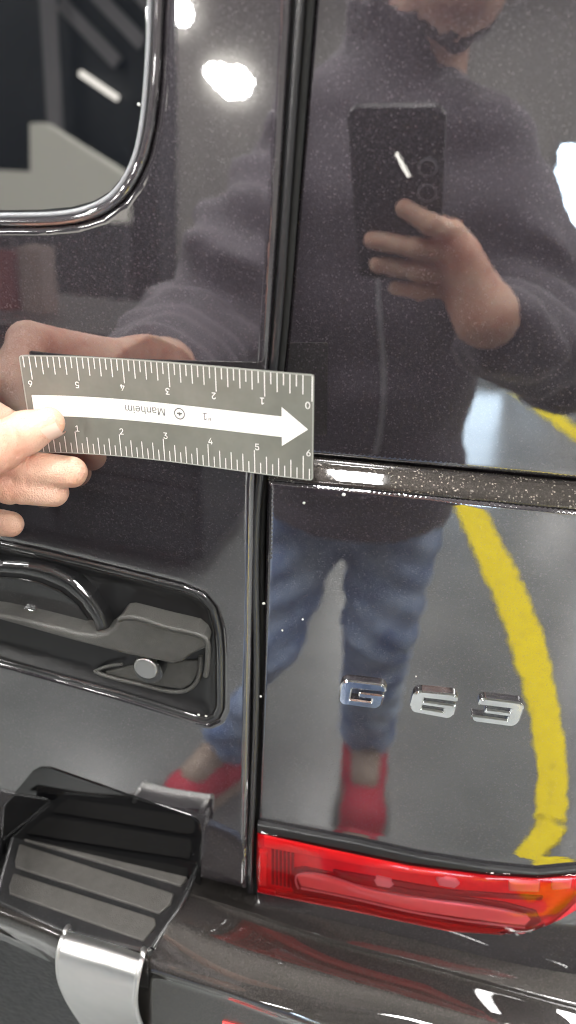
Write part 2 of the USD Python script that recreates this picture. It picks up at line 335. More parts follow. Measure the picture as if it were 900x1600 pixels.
obj('pale_panel', upright([(-6.4, .95), (-6.4, 1.31), (-4.31, 1.32), (-4.28, 1.70), (-4.17, 1.71), (-3.42, 1.35), (-3.42, .95)], -6.0, .15), 'pale_board', par, smooth=False)
obj('added_dark_base', box((-6.4, -6.14, 0), (-3.42, -5.985, .947)), 'dark_cladding', par, smooth=False)  # dark part added so the paint below the window mirrors dark
struct('wall', box((-8.2, -6.9, 0), (-3.32, -6.5, 4.0)), 'dark_cladding')
pst = thing('post', 'grey post rising from the corner of the pale parapet', 'post'); obj('shaft', box((-4.24, -6.30, 1.3), (-4.14, -6.2, 4.0)), 'louvre_grey', pst, smooth=False); obj('base_plate', box((-4.27, -6.33, 1.28), (-4.11, -6.17, 1.30)), 'louvre_grey', pst, smooth=False)
lv = thing('louvre', 'grey slanting louvre blades on the dark wall', 'louvre')
for k in range(3):
    m = box((-.34, -.03, -.055), (.34, .03, .055)); m.apply_transform(trimesh.transformations.rotation_matrix(math.radians(40), [0, 1, 0])); m.apply_translation((-3.92 + .24 * k, -6.44, 2.44 + .14 * k)); obj('blade', m, 'louvre_grey', lv, smooth=False)
tc = thing('added_dark_cabinet', 'added low dark cabinet on castors, unseen behind the photographer', 'cabinet')  # added out of view so the lower door mirrors something dark
obj('carcass', sheet(sbox(-2.3, .07, -.80, .86).buffer(-.02).buffer(.02), lambda u, v, h: np.c_[u, -1.62 + 0 * u + h, v], .3, .01, .60), 'dark_cladding', tc); obj('top_board', box((-2.33, -2.28, .862), (-.77, -1.58, .89)), 'rubber', tc, smooth=False)
for k in range(3):
    for j in range(3):
        x = -2.27 + .49 * k; z = .11 + .25 * j; d_ = obj('drawer', box((x, -1.606, z), (x + .46, -1.59, z + .22)), 'dark_cladding', tc, smooth=False); obj('drawer_pull', box((x + .1, -1.588, z + .17), (x + .36, -1.572, z + .19)), 'rubber', d_, smooth=False)
for x in (-2.2, -.9):
    for y in (-2.15, -1.72): m = trimesh.creation.cylinder(.033, .03); m.apply_transform(trimesh.transformations.rotation_matrix(math.pi / 2, [0, 1, 0])); m.apply_translation((x, y, .035)); obj('castor', m, 'rubber', tc)
can = thing('red_can', 'red can with a dark cap standing on the added cabinet', 'can', loc=(-1.56, -1.85, .89)); obj('can_body', trimesh.creation.cylinder(.042, .20, transform=trimesh.transformations.translation_matrix((0, 0, .10))), 'dull_red', can); obj('cap', trimesh.creation.cylinder(.030, .04, transform=trimesh.transformations.translation_matrix((0, 0, .222))), 'rubber', can)
ct = thing('carton', 'tall tan carton beside the red can on the added cabinet', 'box', loc=(-1.46, -1.87, .89)); obj('carton_body', box((-.04, -.04, 0), (.04, .04, .21)), 'shoe_grey', ct, smooth=False); obj('flap', box((-.041, -.041, .211), (.041, .0, .215)), 'shoe_grey', ct, smooth=False)
tb_ = thing('tube_lamp', 'slim lit tube lamp slanting down the dark wall', 'lamp')
m = box((-.20, -.02, -.022), (.20, .02, .022)); m.apply_transform(trimesh.transformations.rotation_matrix(math.radians(28), [0, 1, 0])); m.apply_translation((-3.83, -6.40, 2.04)); obj('tube', m, 'flash_light', tb_, smooth=False)

# ------------------------------------------------------------------ car surfaces
LEAN, DLEAN = math.tan(math.radians(1.0)), math.tan(math.radians(2.2)); YAW = math.tan(math.radians(4.5))
ss = lambda t: (lambda c: c * c * (3 - 2 * c))(np.clip(t, 0, 1))
PR, STEP = -.010, .012          # the body panel stands this far forward; depth of the belt step
ZB, ZT = on_y((700, 777), PR)[2], on_y((700, 733), PR + STEP)[2]   # belt trim's lower and upper edge
def corner(x):
    y = np.where(x > .10, (np.maximum(x - .10, 0)) ** 2 / (2 * 1.1), 0)
    c = np.clip((x - .215) / .055, 0, .98); return y + .055 * (1 - np.sqrt(1 - c * c))
LAMP_TOP_PX = [(300, 1268), (405, 1292), (560, 1318), (660, 1340), (760, 1356), (840, 1364), (900, 1359), (1000, 1345)]
LT = np.array([on_y(p, PR)[[0, 2]] for p in LAMP_TOP_PX])
def S_right(x, z):
    x, z = np.asarray(x, float), np.asarray(z, float)
    y = PR + STEP * np.clip((z - ZB) / (ZT - ZB), 0, 1) + LEAN * np.maximum(z - ZT, 0) + corner(x)
    d = np.clip(z - np.interp(x, LT[:, 0], LT[:, 1]), 0, None)
    return y - .0009 * np.clip(1 - d / .014, 0, 1) ** 2
def S_flat(x, z): return PR + corner(np.asarray(x, float)) + 0 * np.asarray(z, float)
def S_door(x, z):
    x, z = np.asarray(x, float), np.asarray(z, float)
    return -.0165 + YAW * (-.069 - x) + DLEAN * (np.sqrt((z - 1.235) ** 2 + .0004) + z - 1.235) / 2

car = thing('car', 'dark plum black off road car, its rear door edge, tail light and bumper in view', 'car')

# door
seamL = [(462, -140), (454, 0), (437, 290), (418, 575), (404, 700), (398, 745), (393, 1000), (387, 1280), (384.5, 1392)]
edgeL = [on_surface(p, S_door)[[0, 2]] for p in seamL]
dx = edgeL[0][0] + (edgeL[0][0] - edgeL[1][0]) * 3
door_poly = Polygon([(-.75, edgeL[-1][1] + .002), *edgeL[::-1], (edgeL[0][0] + .006, 1.62), (-.75, 1.62)])
win_out = [(-500, 352), (-200, 352), (0, 350), (70, 350), (120, 345), (160, 332), (190, 310), (212, 280), (229, 240), (240, 190), (246, 140), (250, 70), (252, 0), (254, -60)]
win_in = [(-500, 336), (-200, 336), (0, 334), (60, 333), (110, 329), (145, 319), (172, 303), (192, 278), (208, 243), (219, 190), (225, 130), (229, 65), (231, 0), (233, -60)]
def window_poly(px, S, off=0):
    q = [on_surface(p, S, off)[[0, 2]] for p in px]
    return Polygon(q + [(q[-1][0] + .004, 1.56), (q[0][0], 1.56)])
wo = window_poly(win_out, S_door)
rec_out = [(-260, 800), (-60, 832), (79, 863), (187, 889), (289, 915), (318, 927), (337, 950), (346, 985), (349, 1020), (349, 1108), (342, 1124), (326, 1131), (306, 1127), (200, 1093), (0, 1037), (-260, 965)]
ro = outline(rec_out, S_door, smooth=.004)
door_panel = door_poly.difference(wo).difference(ro.buffer(-.001))
gx, gz = np.meshgrid(np.arange(-.74, -.05, .006), np.arange(1.165, 1.216, .0025))
obj('rear_door', sheet(door_panel, on(S_door), .010, .0040, .0015, extra=np.c_[gx.ravel(), gz.ravel()]), 'plum_paint', car)

# window: painted flange bead, black seal, pale inner lip, dark pane
def on_path(px, S, off, n=140):
    return spline([on_surface(p, S, off) for p in px], n)
win = obj('window', sheet(window_poly(win_in, S_door), on(S_door, -.0030), .02, .001, .004), 'tinted_glass', car)
mid = lambda k: [(a[0] * (1 - k) + b[0] * k, a[1] * (1 - k) + b[1] * k) for a, b in zip(win_out, win_in)]
obj('window_flange', tube(on_path(mid(.22), S_door, .0004), .0020), 'plum_paint', win, smooth=60)
obj('window_seal', sheet(window_poly(mid(.42), S_door).difference(window_poly(mid(1.0), S_door).buffer(-.0004)), on(S_door, -.0005), .006, .0016, .004), 'rubber', win)
obj('seal_lip', tube(on_path(mid(.86), S_door, -.0002), .0011), 'seal_grey', win, smooth=60)

# gap between door and body
seamR = [(500, -140), (490, 0), (466, 290), (441, 575), (424, 700), (418, 745), (412, 1000), (403, 1280), (400, 1392)]
edgeR = [on_surface(p, S_right)[[0, 2]] for p in seamR]
jamb_l = [on_surface(p, S_door, -.02) for p in seamL]; jamb_r = [on_surface(p, S_door, -.02) for p in seamR]
obj('door_jamb', loft([[p + [-.02, .004, 0] for p in jamb_l], [p + [.02, .004, 0] for p in jamb_r]], 60, 3), 'black_gap', car)
lerp = lambda A, B, k: [(a[0] * (1 - k) + b[0] * k, a[1] * (1 - k) + b[1] * k) for a, b in zip(A, B)]
inset = [np.array([a[0] - .0004, 0, a[1]]) for a in edgeL]; dep = lambda h: [np.array([p[0], float(S_door(p[0], p[2])) + h, p[2]]) for p in inset]
obj('door_jamb', loft([dep(.0055), dep(.03)], 60, 3), 'black_gap', car)
obj('door_seal', tube(on_path(lerp(seamL, seamR, .40), S_door, -.004), .0020), 'rubber_shiny', car, smooth=60)
obj('door_seal', tube(on_path(lerp(seamL, seamR, .80), S_door, -.013), .0024), 'black_gap', car, smooth=60)

# right body panel: lower, belt trim, upper
def zcut(lo, hi): return Polygon([(-.2, lo), (.6, lo), (.6, hi), (-.2, hi)])
XR = .2685
body_all = Polygon([*edgeR, (edgeR[-1][0], .79), (XR, .79), (XR, 1.62), (edgeR[0][0] + .008, 1.62)])
low = body_all.intersection(zcut(.80, ZB - .0006)); trimp = body_all.intersection(zcut(ZB, ZT)); up = body_all.intersection(zcut(ZT + .0006, 1.7))
xs = np.arange(-.07, .27, .004)
lamp_rows = np.array([(x, np.interp(x, LT[:, 0], LT[:, 1]) + d) for x in xs for d in (.001, .003, .006, .009, .012, .015, .02)])
fine = np.array([(x, z) for x in np.r_[np.arange(.10, .215, .006), np.arange(.215, .268, .003)] for z in np.arange(.87, 1.6, .02)])
obj('rear_quarter_panel', cat([sheet(low, on(S_right), .012, .0022, .02, extra=np.vstack([lamp_rows, fine])), sheet(up, on(S_right), .012, .0022, .02, extra=fine)]), 'plum_paint', car)
def trim_map(u, v, h):
    t = (v - ZB) / (ZT - ZB)
    y = S_right(u, v) - h * .9 - .0012 * np.sin(np.pi * np.clip(t, 0, 1)); return np.c_[u, y, v + h * .4 + .0004 * np.sin(np.pi * np.clip(t, 0, 1))]
obj('belt_trim', sheet(trimp, trim_map, .0016, .0011, .01), 'trim_paint', car, smooth=50)

# the body behind: it throws the car's own shadow
shell = sbox(-1.5, .15, .262, 3.9).buffer(-.08).buffer(.08, 6)
obj('body_shell', sheet(shell, lambda u, v, h: np.c_[u, v, 1.60 + h], .25, .06, 1.05), 'plum_paint', car)

# badge letters
def glyph(kind):
    top, bot, left, right = sbox(.03, .70, 1, 1), sbox(0, 0, .97, .27), sbox(0, .05, .27, .95), sbox(.74, 0, .99, .585)
    if kind == 'G': g = shapely.union_all([top, bot, left, right, sbox(.43, .38, .99, .585)])
    if kind == '6': g = shapely.union_all([top, bot, left, right, sbox(.10, .385, .99, .585)])
    if kind == '3': g = shapely.union_all([sbox(.05, .70, .97, 1), sbox(0, 0, .93, .27), sbox(.74, .05, 1.0, .95), sbox(.24, .385, .95, .585)])
    g = affinity.scale(g, 1, .6, origin=(0, 0)); o = sbox(0, 0, 1, .6).buffer(-.17).buffer(.17, 10)
    g = g.intersection(o).buffer(-.03).buffer(.03, 6); return affinity.skew(g, 6, origin=(0, .3))
def badge(kind, quad):
    q = np.array([on_y(p, PR - .0034)[[0, 2]] for p in quad])   # top left, top right, bottom right, bottom left
    def bil(a):
        u, v = a[:, :1], a[:, 1:] / .6
        return q[3] * (1 - u) * (1 - v) + q[2] * u * (1 - v) + q[1] * u * v + q[0] * (1 - u) * v
    g = shapely.transform(glyph(kind).segmentize(.03), bil)
    bev = .0009
    return sheet(g, lambda u, v, h: np.c_[u, S_flat(u, v) - .0034 - h, v], .004, bev, .0026, rise=lambda d: np.minimum(d - bev, 0) * .9, rings=(0, 1.0))
for k, q in (('G', [(531, 1062), (604, 1071), (597, 1110), (529, 1101)]), ('6', [(645, 1079), (716, 1086), (710, 1126), (640, 1113)]), ('3', [(745, 1090), (820, 1099), (811, 1138), (735, 1128)])):
    obj('badge_letter', badge(k, q), 'chrome', car, smooth=20)

# tail light
lens_px = [(400, 1301), (460, 1313), (520, 1326), (640, 1351), (760, 1366), (840, 1370), (960, 1364), (968, 1385), (915, 1402), (893, 1425), (865, 1448), (830, 1461), (780, 1465), (700, 1458), (560, 1429), (460, 1409), (400, 1397)]
def S_lens(x, z):
    x, z = np.asarray(x, float), np.asarray(z, float)
    zt = np.interp(x, LT[:, 0], LT[:, 1])
    return PR + corner(x) - .0062 - .0038 * np.sin(np.pi * np.clip((zt - z) / .07, 0, 1))
tl = obj('tail_light', sheet(outline(lens_px, S_lens, smooth=.003), on(S_lens), .004, .0048, .004), 'red_lens', car)
gasket_px = [(402, 1288), (480, 1303), (560, 1318), (660, 1340), (760, 1356), (840, 1364), (960, 1352), (962, 1362), (840, 1372), (760, 1367), (640, 1352), (520, 1327), (402, 1301)]
obj('lamp_gasket', sheet(outline(gasket_px, S_flat, .0035), on(S_flat, .0042), .006, .0012, .004), 'rubber', tl)
def lamp_part(name, px, off, m, r=.0012, wall=.004, sm=.001): return obj(name, sheet(outline(px, S_flat, off, smooth=sm), on(S_flat, off), .005, r, wall), m, tl)
lamp_part('lamp_housing', [(402, 1303), (520, 1328), (640, 1353), (760, 1368), (958, 1366), (950, 1392), (876, 1438), (818, 1460), (700, 1455), (560, 1426), (402, 1395)], .0015, 'lamp_red', .001, .001)
lamp_part('reflector', [(412, 1306), (560, 1337), (640, 1354), (700, 1363), (694, 1372), (640, 1366), (540, 1349), (412, 1324)], .0036, 'lamp_red_bright')
lamp_part('reflector', [(404, 1330), (417, 1333), (417, 1386), (404, 1384)], .0036, 'lamp_red_bright')
lamp_part('reflector', [(430, 1392), (560, 1417), (700, 1446), (790, 1454), (786, 1462), (700, 1456), (560, 1427), (430, 1401)], .0036, 'lamp_red_bright')
for k in range(6):
    x = 424 + 6.2 * k
    lamp_part('reflector_rib', [(x, 1328 + k * 1.2), (x + 4, 1329 + k * 1.2), (x + 4, 1383 + k * 1.2), (x, 1382 + k * 1.2)], .0026, 'lamp_red_dark', .0005, .002, .0003)
lamp_part('reflector', [(452, 1372), (460, 1357), (476, 1355), (560, 1373), (640, 1390), (790, 1411), (838, 1424), (846, 1440), (830, 1458), (776, 1454), (640, 1434), (556, 1415), (458, 1396)], .0026, 'lamp_red_dark', .001)
lamp_part('light_tube', [(462, 1374), (466, 1365), (476, 1363), (560, 1383), (640, 1400), (790, 1421), (824, 1430), (832, 1440), (822, 1450), (780, 1446), (640, 1426), (560, 1407), (468, 1388)], .0040, 'light_tube', .0036, .004, .002)
lamp_part('light_tube', [(520, 1360), (700, 1392), (850, 1402), (846, 1408), (700, 1399), (520, 1367)], .003, 'lamp_red_dark', .0008)
for px_ in ([(466, 1388), (462, 1376), (466, 1366), (476, 1364), (560, 1384), (640, 1401), (790, 1422), (824, 1431)], [(470, 1388), (560, 1406), (640, 1424), (780, 1445), (820, 1449)]):
    obj('tube_edge', tube(spline([on_surface(p, S_flat, .0046) for p in px_], 60), .0007), 'lens_white', tl, smooth=60)
for c_, w_ in ((600, 17), (700, 19)):
    lamp_part('bulb_and_glint', [(c_ - w_, 1377), (c_ - w_ + 6, 1372), (c_ + w_ - 6, 1377), (c_ + w_, 1384), (c_ + w_ - 8, 1390), (c_ - w_ + 5, 1386)], .0040, 'lens_white', .0022, .003, .0005)  # white domes stand in for ceiling lamp glints on the lens
lamp_part('bulb_and_glint', [(795, 1378), (845, 1380), (843, 1396), (795, 1394)], .0035, 'light_tube', .002, .003, .001)
lamp_part('bulb_and_glint', [(862, 1376), (895, 1374), (893, 1390), (862, 1393)], .0035, 'light_tube', .002, .003, .001)

# handle recess
def S_pocket(depth, edge, poly):
    def S(x, z):
        d = shapely.distance(poly.boundary, shapely.points(np.asarray(x, float), np.asarray(z, float)))
        return S_door(x, z) + depth * ss(d / edge)
    return S
recess = obj('handle_recess', sheet(ro.buffer(-.0045), on(S_pocket(.0045, .009, ro.buffer(-.0045))), .004, .0012, .003), 'satin_plastic', car)
obj('recess_rim', sheet(ro.difference(ro.buffer(-.0046)), on(S_door, .0009), .004, .0020, .003), 'gloss_black', recess)
S_rec = lambda x, z: S_door(x, z) + .004
pad_px = [(-200, 930), (0, 961), (60, 974), (122, 990), (150, 993), (166, 990), (176, 982), (184, 970), (190, 964), (200, 963), (262, 979), (305, 989), (318, 994), (324, 1004), (322, 1014), (300, 1024), (284, 1036), (268, 1039), (252, 1035), (205, 1026), (117, 1003), (0, 970), (-200, 936)]
hp = [on_surface(p, S_door, .010) for p in pad_px]
handle = obj('door_handle', sheet(outline(pad_px, S_door, .010, .0015), on(S_door, .010), .004, .0026, .014), 'grained_plastic', recess)
def bead(px, off, r, m, parent, name, n=50): return obj(name, tube(spline([on_surface(p, S_door, off) for p in px], n), r), m, parent, smooth=60)
bead([(186, 968), (200, 964), (262, 980), (306, 990), (321, 998), (325, 1016), (324, 1040), (321, 1056)], .0095, .0016, 'grained_plastic', handle, 'handle_rim')
bead([(148, 1049), (165, 1042), (192, 1038)], -.0018, .0010, 'grained_plastic', handle, 'cup_rim')
bead([(148, 1049), (180, 1060), (230, 1072), (272, 1081), (290, 1079), (305, 1068), (312, 1050), (313, 1025)], -.0016, .0013, 'grained_plastic', handle, 'cup_rim')
cup_px = [(160, 1050), (200, 1040), (312, 1030), (310, 1050), (300, 1068), (285, 1076), (230, 1068)]
obj('handle_cup', sheet(outline(cup_px, S_rec, 0, .001), on(S_rec, .001), .004, .001, .002), 'grained_plastic', handle)
def disc(c_px, rpx, off, wall, m, parent, name, r=.001):
    c = on_surface(c_px, S_door, off); e = on_surface((c_px[0] + rpx, c_px[1]), S_door, off)
    return obj(name, sheet(Point(c[0], c[2]).buffer(abs(e[0] - c[0]), 32), on(S_door, off), .003, r, wall), m, parent)
lock = disc((231, 1049), 23, .0065, .012, 'gloss_black', recess, 'key_lock', .0012)
disc((227, 1046), 18.5, .0090, .004, 'lock_silver', lock, 'lock_cover', .0016)
arch_out = [(-60, 872), (0, 882), (40, 884), (80, 894), (112, 911), (140, 938), (158, 965), (167, 988)]
arch_in = [(-60, 896), (0, 901), (30, 903), (62, 910), (95, 924), (122, 946), (140, 972), (147, 994)]
obj('grip_arch', sheet(outline(arch_out + arch_in[::-1], S_door, .008, .001), on(S_door, .006), .004, .0034, .008), 'gloss_black', recess)
obj('grip_cavity', sheet(outline(arch_in + [(0, 962), (-60, 950)], S_rec, .0005, .001), on(S_rec, .0005), .005, .001, .001), 'gloss_black', recess)
obj('latch', sheet(outline([(36, 951), (52, 954), (62, 962), (95, 972), (135, 987), (126, 992), (90, 980), (48, 970), (38, 962)], S_rec, .004, .0006), on(S_rec, .004), .003, .0014, .003), 'chrome', recess)
obj('latch', sheet(outline([(44, 958), (56, 962), (58, 968), (46, 966)], S_rec, .006, .0004), on(S_rec, .007), .003, .0012, .003), 'lock_silver', recess)

# step: plate painted as the tread's dark reflection, tread, three pads
S0 = lambda x, z: 0 * np.asarray(x, float) - .022
reflection_px = [(4, 1262), (50, 1206), (62, 1199), (78, 1199), (204, 1243), (300, 1275), (312, 1286), (315, 1304), (313, 1400), (120, 1370), (0, 1330)]
obj('tread_reflection_plate', sheet(outline(reflection_px, S_door, .0008, .0025), on(S_door, .0008), .006, .0009, .001), 'reflection_black', car)  # flush dark plate painted in place of the tread's reflection in the door
TZ = .863
def flat(px, z): return Polygon([on_z(p, z)[:2] for p in px]).buffer(0)
def horiz(z): return lambda u, v, h: np.c_[u, v, z + h]
tread_px = [(28, 1266), (44, 1268), (309, 1350), (303, 1380), (292, 1402), (246, 1476), (232, 1488), (100, 1456), (-10, 1408), (-2, 1372)]
tread = obj('step_tread', sheet(rounded(flat(tread_px, TZ), .003), horiz(TZ), .005, .0022, .003), 'gloss_black', car)
obj('bumper_top', sheet(rounded(flat([(-260, 1190), (16, 1268), (-6, 1372), (-16, 1402), (-260, 1318)], TZ - .004), .003), horiz(TZ - .004), .006, .003, .02), 'gloss_black', car)
z2 = lambda pts: [(x / 2.143, 1160 + y / 2.143) for x, y in pts]
for px in ([(90, 258), (632, 434), (622, 462), (605, 480), (82, 326), (78, 300)], [(65, 338), (582, 504), (572, 540), (535, 572), (52, 416), (50, 395)], [(45, 436), (518, 587), (522, 612), (480, 664), (32, 505), (30, 480)]):
    obj('step_pad', sheet(rounded(flat(z2(px), TZ + .0015), .0012), horiz(TZ + .0015), .004, .0009, .003), 'pad_rubber', tread)
bead3 = lambda pts, r, m, name: obj(name, tube(spline(pts, 40), r), m, car, smooth=60)
bead3([on_z((309, 1350), TZ + .002), on_z((298, 1380), TZ + .004), on_z((288, 1404), TZ + .004), on_z((262, 1444), TZ + .004), on_z((238, 1482), TZ + .003)], .0019, 'gloss_black', 'step_edging')

# bumper
cols = [(0, 1), ]
def row(px, y): return [on_y(p, yy) for p, yy in zip(px, np.broadcast_to(y, len(px)))]
bump_rows = [
    row([(306, 1350), (400, 1380), (520, 1408), (660, 1440), (790, 1472), (900, 1490), (1000, 1506)], .004),
    row([(300, 1372), (396, 1412), (520, 1440), (670, 1476), (800, 1508), (905, 1532), (1010, 1554)], -.012),
    row([(296, 1396), (388, 1424), (522, 1468), (676, 1509), (790, 1541), (905, 1572), (1020, 1600)], -.026),
    row([(294, 1399), (386, 1429), (523, 1474), (678, 1515), (791, 1547), (905, 1579), (1020, 1608)], -.026),
    row([(292, 1402), (384, 1434), (523, 1479), (679, 1521), (792, 1553), (905, 1585), (1020, 1616)], -.0285),
    row([(268, 1440), (368, 1478), (505, 1520), (665, 1566), (790, 1602), (905, 1640), (1020, 1670)], -.052),
    row([(226, 1490), (350, 1530), (480, 1572), (640, 1628), (780, 1668), (905, 1706), (1020, 1736)], -.070),
    row([(216, 1512), (346, 1552), (470, 1596), (630, 1652), (780, 1696), (905, 1736), (1020, 1770)], -.0755),
    row([(214, 1526), (346, 1566), (468, 1610), (630, 1668), (780, 1712), (905, 1752), (1020, 1790)], -.0725),
    row([(214, 1600), (350, 1640), (470, 1690), (630, 1750), (780, 1800), (905, 1840), (1020, 1880)], -.0725),
    row([(216, 1800), (350, 1840), (470, 1890), (630, 1950), (780, 2000), (905, 2040), (1020, 2080)], -.066)]
bumper = obj('bumper', loft(bump_rows, 90, 160), 'bumper_paint', car, smooth=50)
obj('bumper_reflector', sheet(Polygon([on_y(p, -.0728)[[0, 2]] for p in [(348, 1596), (386, 1606), (420, 1650), (350, 1640)]]), lambda u, v, h: np.c_[u, 0 * u - .0745 - h, v], .005, .001, .004), 'lamp_red_bright', bumper)
# the bumper's own edge beside and before the step, and its left run
def hang(rows_px, dys): 
    base = [on_z(p, TZ - .0025) for p in rows_px[0]]
    return [base] + [[on_y(p, q[1] + d) for p, q in zip(r, base)] for r, d in zip(rows_px[1:], dys)]
obj('bumper_lip', loft(hang([[(-60, 1388), (8, 1412), (60, 1434), (110, 1456), (232, 1490)], [(-60, 1398), (5, 1424), (60, 1446), (108, 1466), (232, 1500)], [(-60, 1420), (3, 1444), (58, 1466), (104, 1488), (232, 1522)], [(-60, 1434), (2, 1458), (56, 1480), (102, 1504), (232, 1540)], [(-60, 1445), (0, 1470), (54, 1492), (100, 1516), (232, 1556)]], (-.006, -.009, -.006, .004)), 50, 40), 'bumper_paint', bumper, smooth=60)
obj('lower_bumper', loft([row([(-80, 1440), (0, 1468), (100, 1512), (240, 1560)], -.062), row([(-80, 1560), (0, 1600), (100, 1650), (240, 1700)], -.058), row([(-80, 1900), (0, 1950), (100, 2000), (240, 2050)], -.040)], 20, 20), 'coarse_plastic', bumper, smooth=60)
# silver cover on the front of the step
sil = hang([[(106, 1454), (150, 1466), (190, 1479), (221, 1489)], [(98, 1464), (146, 1478), (188, 1491), (219, 1501)], [(92, 1482), (140, 1498), (185, 1512), (214, 1522)], [(89, 1505), (136, 1522), (182, 1538), (210, 1546)], [(91, 1530), (138, 1549), (182, 1564), (209, 1570)], [(100, 1556), (144, 1574), (186, 1588), (213, 1592)], [(116, 1584), (155, 1600), (192, 1612), (222, 1614)], [(150, 1640), (180, 1650), (210, 1656), (240, 1656)]], (-.010, -.0165, -.0195, -.019, -.016, -.010, .002))
sm = loft(sil, 40, 60)
corner_cover = obj('step_cover', sm, 'satin_silver', car, smooth=60)
e = np.array([r[-1] for r in sil]); obj('cover_edge', tube(spline(e + [.0006, .0012, 0], 60), .0019), 'satin_silver', corner_cover, smooth=60)
e = np.array([r[0] for r in sil]); obj('cover_edge', tube(spline(e + [0, .0014, 0], 60), .0016), 'satin_silver', corner_cover, smooth=60)
e = np.array(sil[0]); obj('cover_edge', tube(spline(e + [0, .0014, -.0004], 40), .0015), 'satin_silver', corner_cover, smooth=60)

# dirt and paint chips that show as white points
for px, rr, s in [((537, 773), 3.2, 'r'), ((475, 786), 2.4, 'r'), ((412, 943), 3, 'r'), ((407, 1088), 3, 'r'), ((441, 985), 2.2, 'r'), ((473, 968), 2.2, 'r'), ((650, 1057), 1.8, 'r'), ((217, 163), 2.4, 'd'), ((322, 1119), 2.4, 'd'), ((310, 1117), 3.2, 'd')]:
    S = {'r': S_right, 'd': S_door}[s]; c = on_surface(px, S, .0004)
    m = trimesh.creation.icosphere(1, rr / 3300); m.vertices *= np.array([1, .35, 1]) * (1 + rng.uniform(-.25, .25, (len(m.vertices), 1))); m.apply_translation(c)
    obj('paint_chip', m, 'speck', car, smooth=True)

# ------------------------------------------------------------------ ruler
IN = .0254
RP = [-0.0339, -0.0308, 1.1924, -0.0315, -0.046, -0.1576, -1.0995, 1.0963, -0.0473, -0.0449, 0.1899, 2.071]
RA = Rotation.from_rotvec(RP[3:6]).as_matrix(); RH = RP[11]
def rul(u, v, h=0.0):
    """u inches leftwards from the right edge, v inches up, h metres towards the viewer."""
    u, v = np.asarray(u, float), np.asarray(v, float); ul = u * IN; a, b, t = RP[6:9]
    L = np.stack([-ul * (1 - .5 * (2 * a * ul) ** 2 / 3), -(a * ul ** 2 + b * ul ** 3 * 8) + t * ul * v * IN - h, v * IN + 0 * ul], -1)
    return np.array(RP[:3]) + L @ RA.T
ruler = thing('ruler', 'grey flexible six inch ruler with white arrow, held across the door gap', 'ruler')
rmap = lambda u, v, h: rul(-u, v, h * IN)
plate = sbox(-6.165, 0, 0, RH).buffer(-.06).buffer(.06, 8)
obj('plate', sheet(plate, lambda u, v, h: rul(-u, v, h * IN), .12, .012, .03), 'ruler_plastic', ruler)
ring = plate.difference(plate.buffer(-.022)); obj('edge_line', sheet(ring, lambda u, v, h: rul(-u, v, .00015 + h * IN), .05, .0, 0), 'ruler_edge', ruler, smooth=True)
def decal(g, h=.00018): return cat([sheet(q, lambda u, v, hh: rul(-u, v, h), .06, 0, 0) for q in getattr(g, 'geoms', [g])])
tick_t, tick_b = [], []
W = .0088
for k in range(0, 50):
    L = {0: .47, 1: .22}.get(k % 8, .22 if k % 2 else .36)
    u = RP[9] + k / 8
    if -.01 < u < 6.14: tick_t.append(decal(sbox(-u - W, RH - .02 - L, -u + W, RH - .02), .00025 ))
    u = RP[10] + 6 - k / 8
    if .01 < u < 6.14: tick_b.append(decal(sbox(-u - W, .02, -u + W, .02 + L), .00025))
u0 = .03
tick_t[0] = decal(sbox(-u0 - W, RH - .5, -u0 + W, RH - .03), .00025)
obj('tick_marks', cat(tick_t), 'white_print', ruler, smooth=False); obj('tick_marks', cat(tick_b), 'white_print', ruler, smooth=False)
def letters(text, hgt, cx, cy, turn, m, name, bold=False, parent=ruler, h=.0003):
    t = meshkit.text_mesh(text, hgt, .0002, bold); c = t.bounds.mean(0); v = (t.vertices - c)[:, :2]
    if turn: v = -v
    z = t.vertices[:, 2]
    return obj(name, trimesh.Trimesh(rul(-(v[:, 0]) + cx, v[:, 1] + cy, h + z * 0.2), t.faces, process=False), m, parent, smooth=False)
for k in range(7):
    letters(str(k), .13, max(RP[9] + k + .055, .10) if k else .11, RH - .58, True, 'white_print', 'numeral')
    if k: letters(str(k), .13, RP[10] + 6 - k - .06 if k < 6 else .085, .56, False, 'white_print', 'numeral')
ay = RH / 2 - .01
arrow = Polygon([(-6.02, ay - .215), (-.62, ay - .205), (-.62, ay - .385), (-.10, ay), (-.62, ay + .385), (-.62, ay + .20), (-6.02, ay + .23)])
obj('arrow', decal(arrow.segmentize(.08), .00022), 'ruler_white', ruler, smooth=False)
letters('Manheim', .155, 3.55, ay + .03, True, 'ink', 'lettering', False)
letters('“1', .15, 2.18, ay + .03, True, 'ink', 'lettering', False)
lg = shapely.union_all([Point(-2.78, ay + .03).buffer(.12).difference(Point(-2.78, ay + .03).buffer(.095)), sbox(-2.80, ay - .01, -2.76, ay + .06), sbox(-2.84, ay + .02, -2.72, ay + .05)])
obj('emblem', decal(lg, .0003), 'ink', ruler, smooth=False)

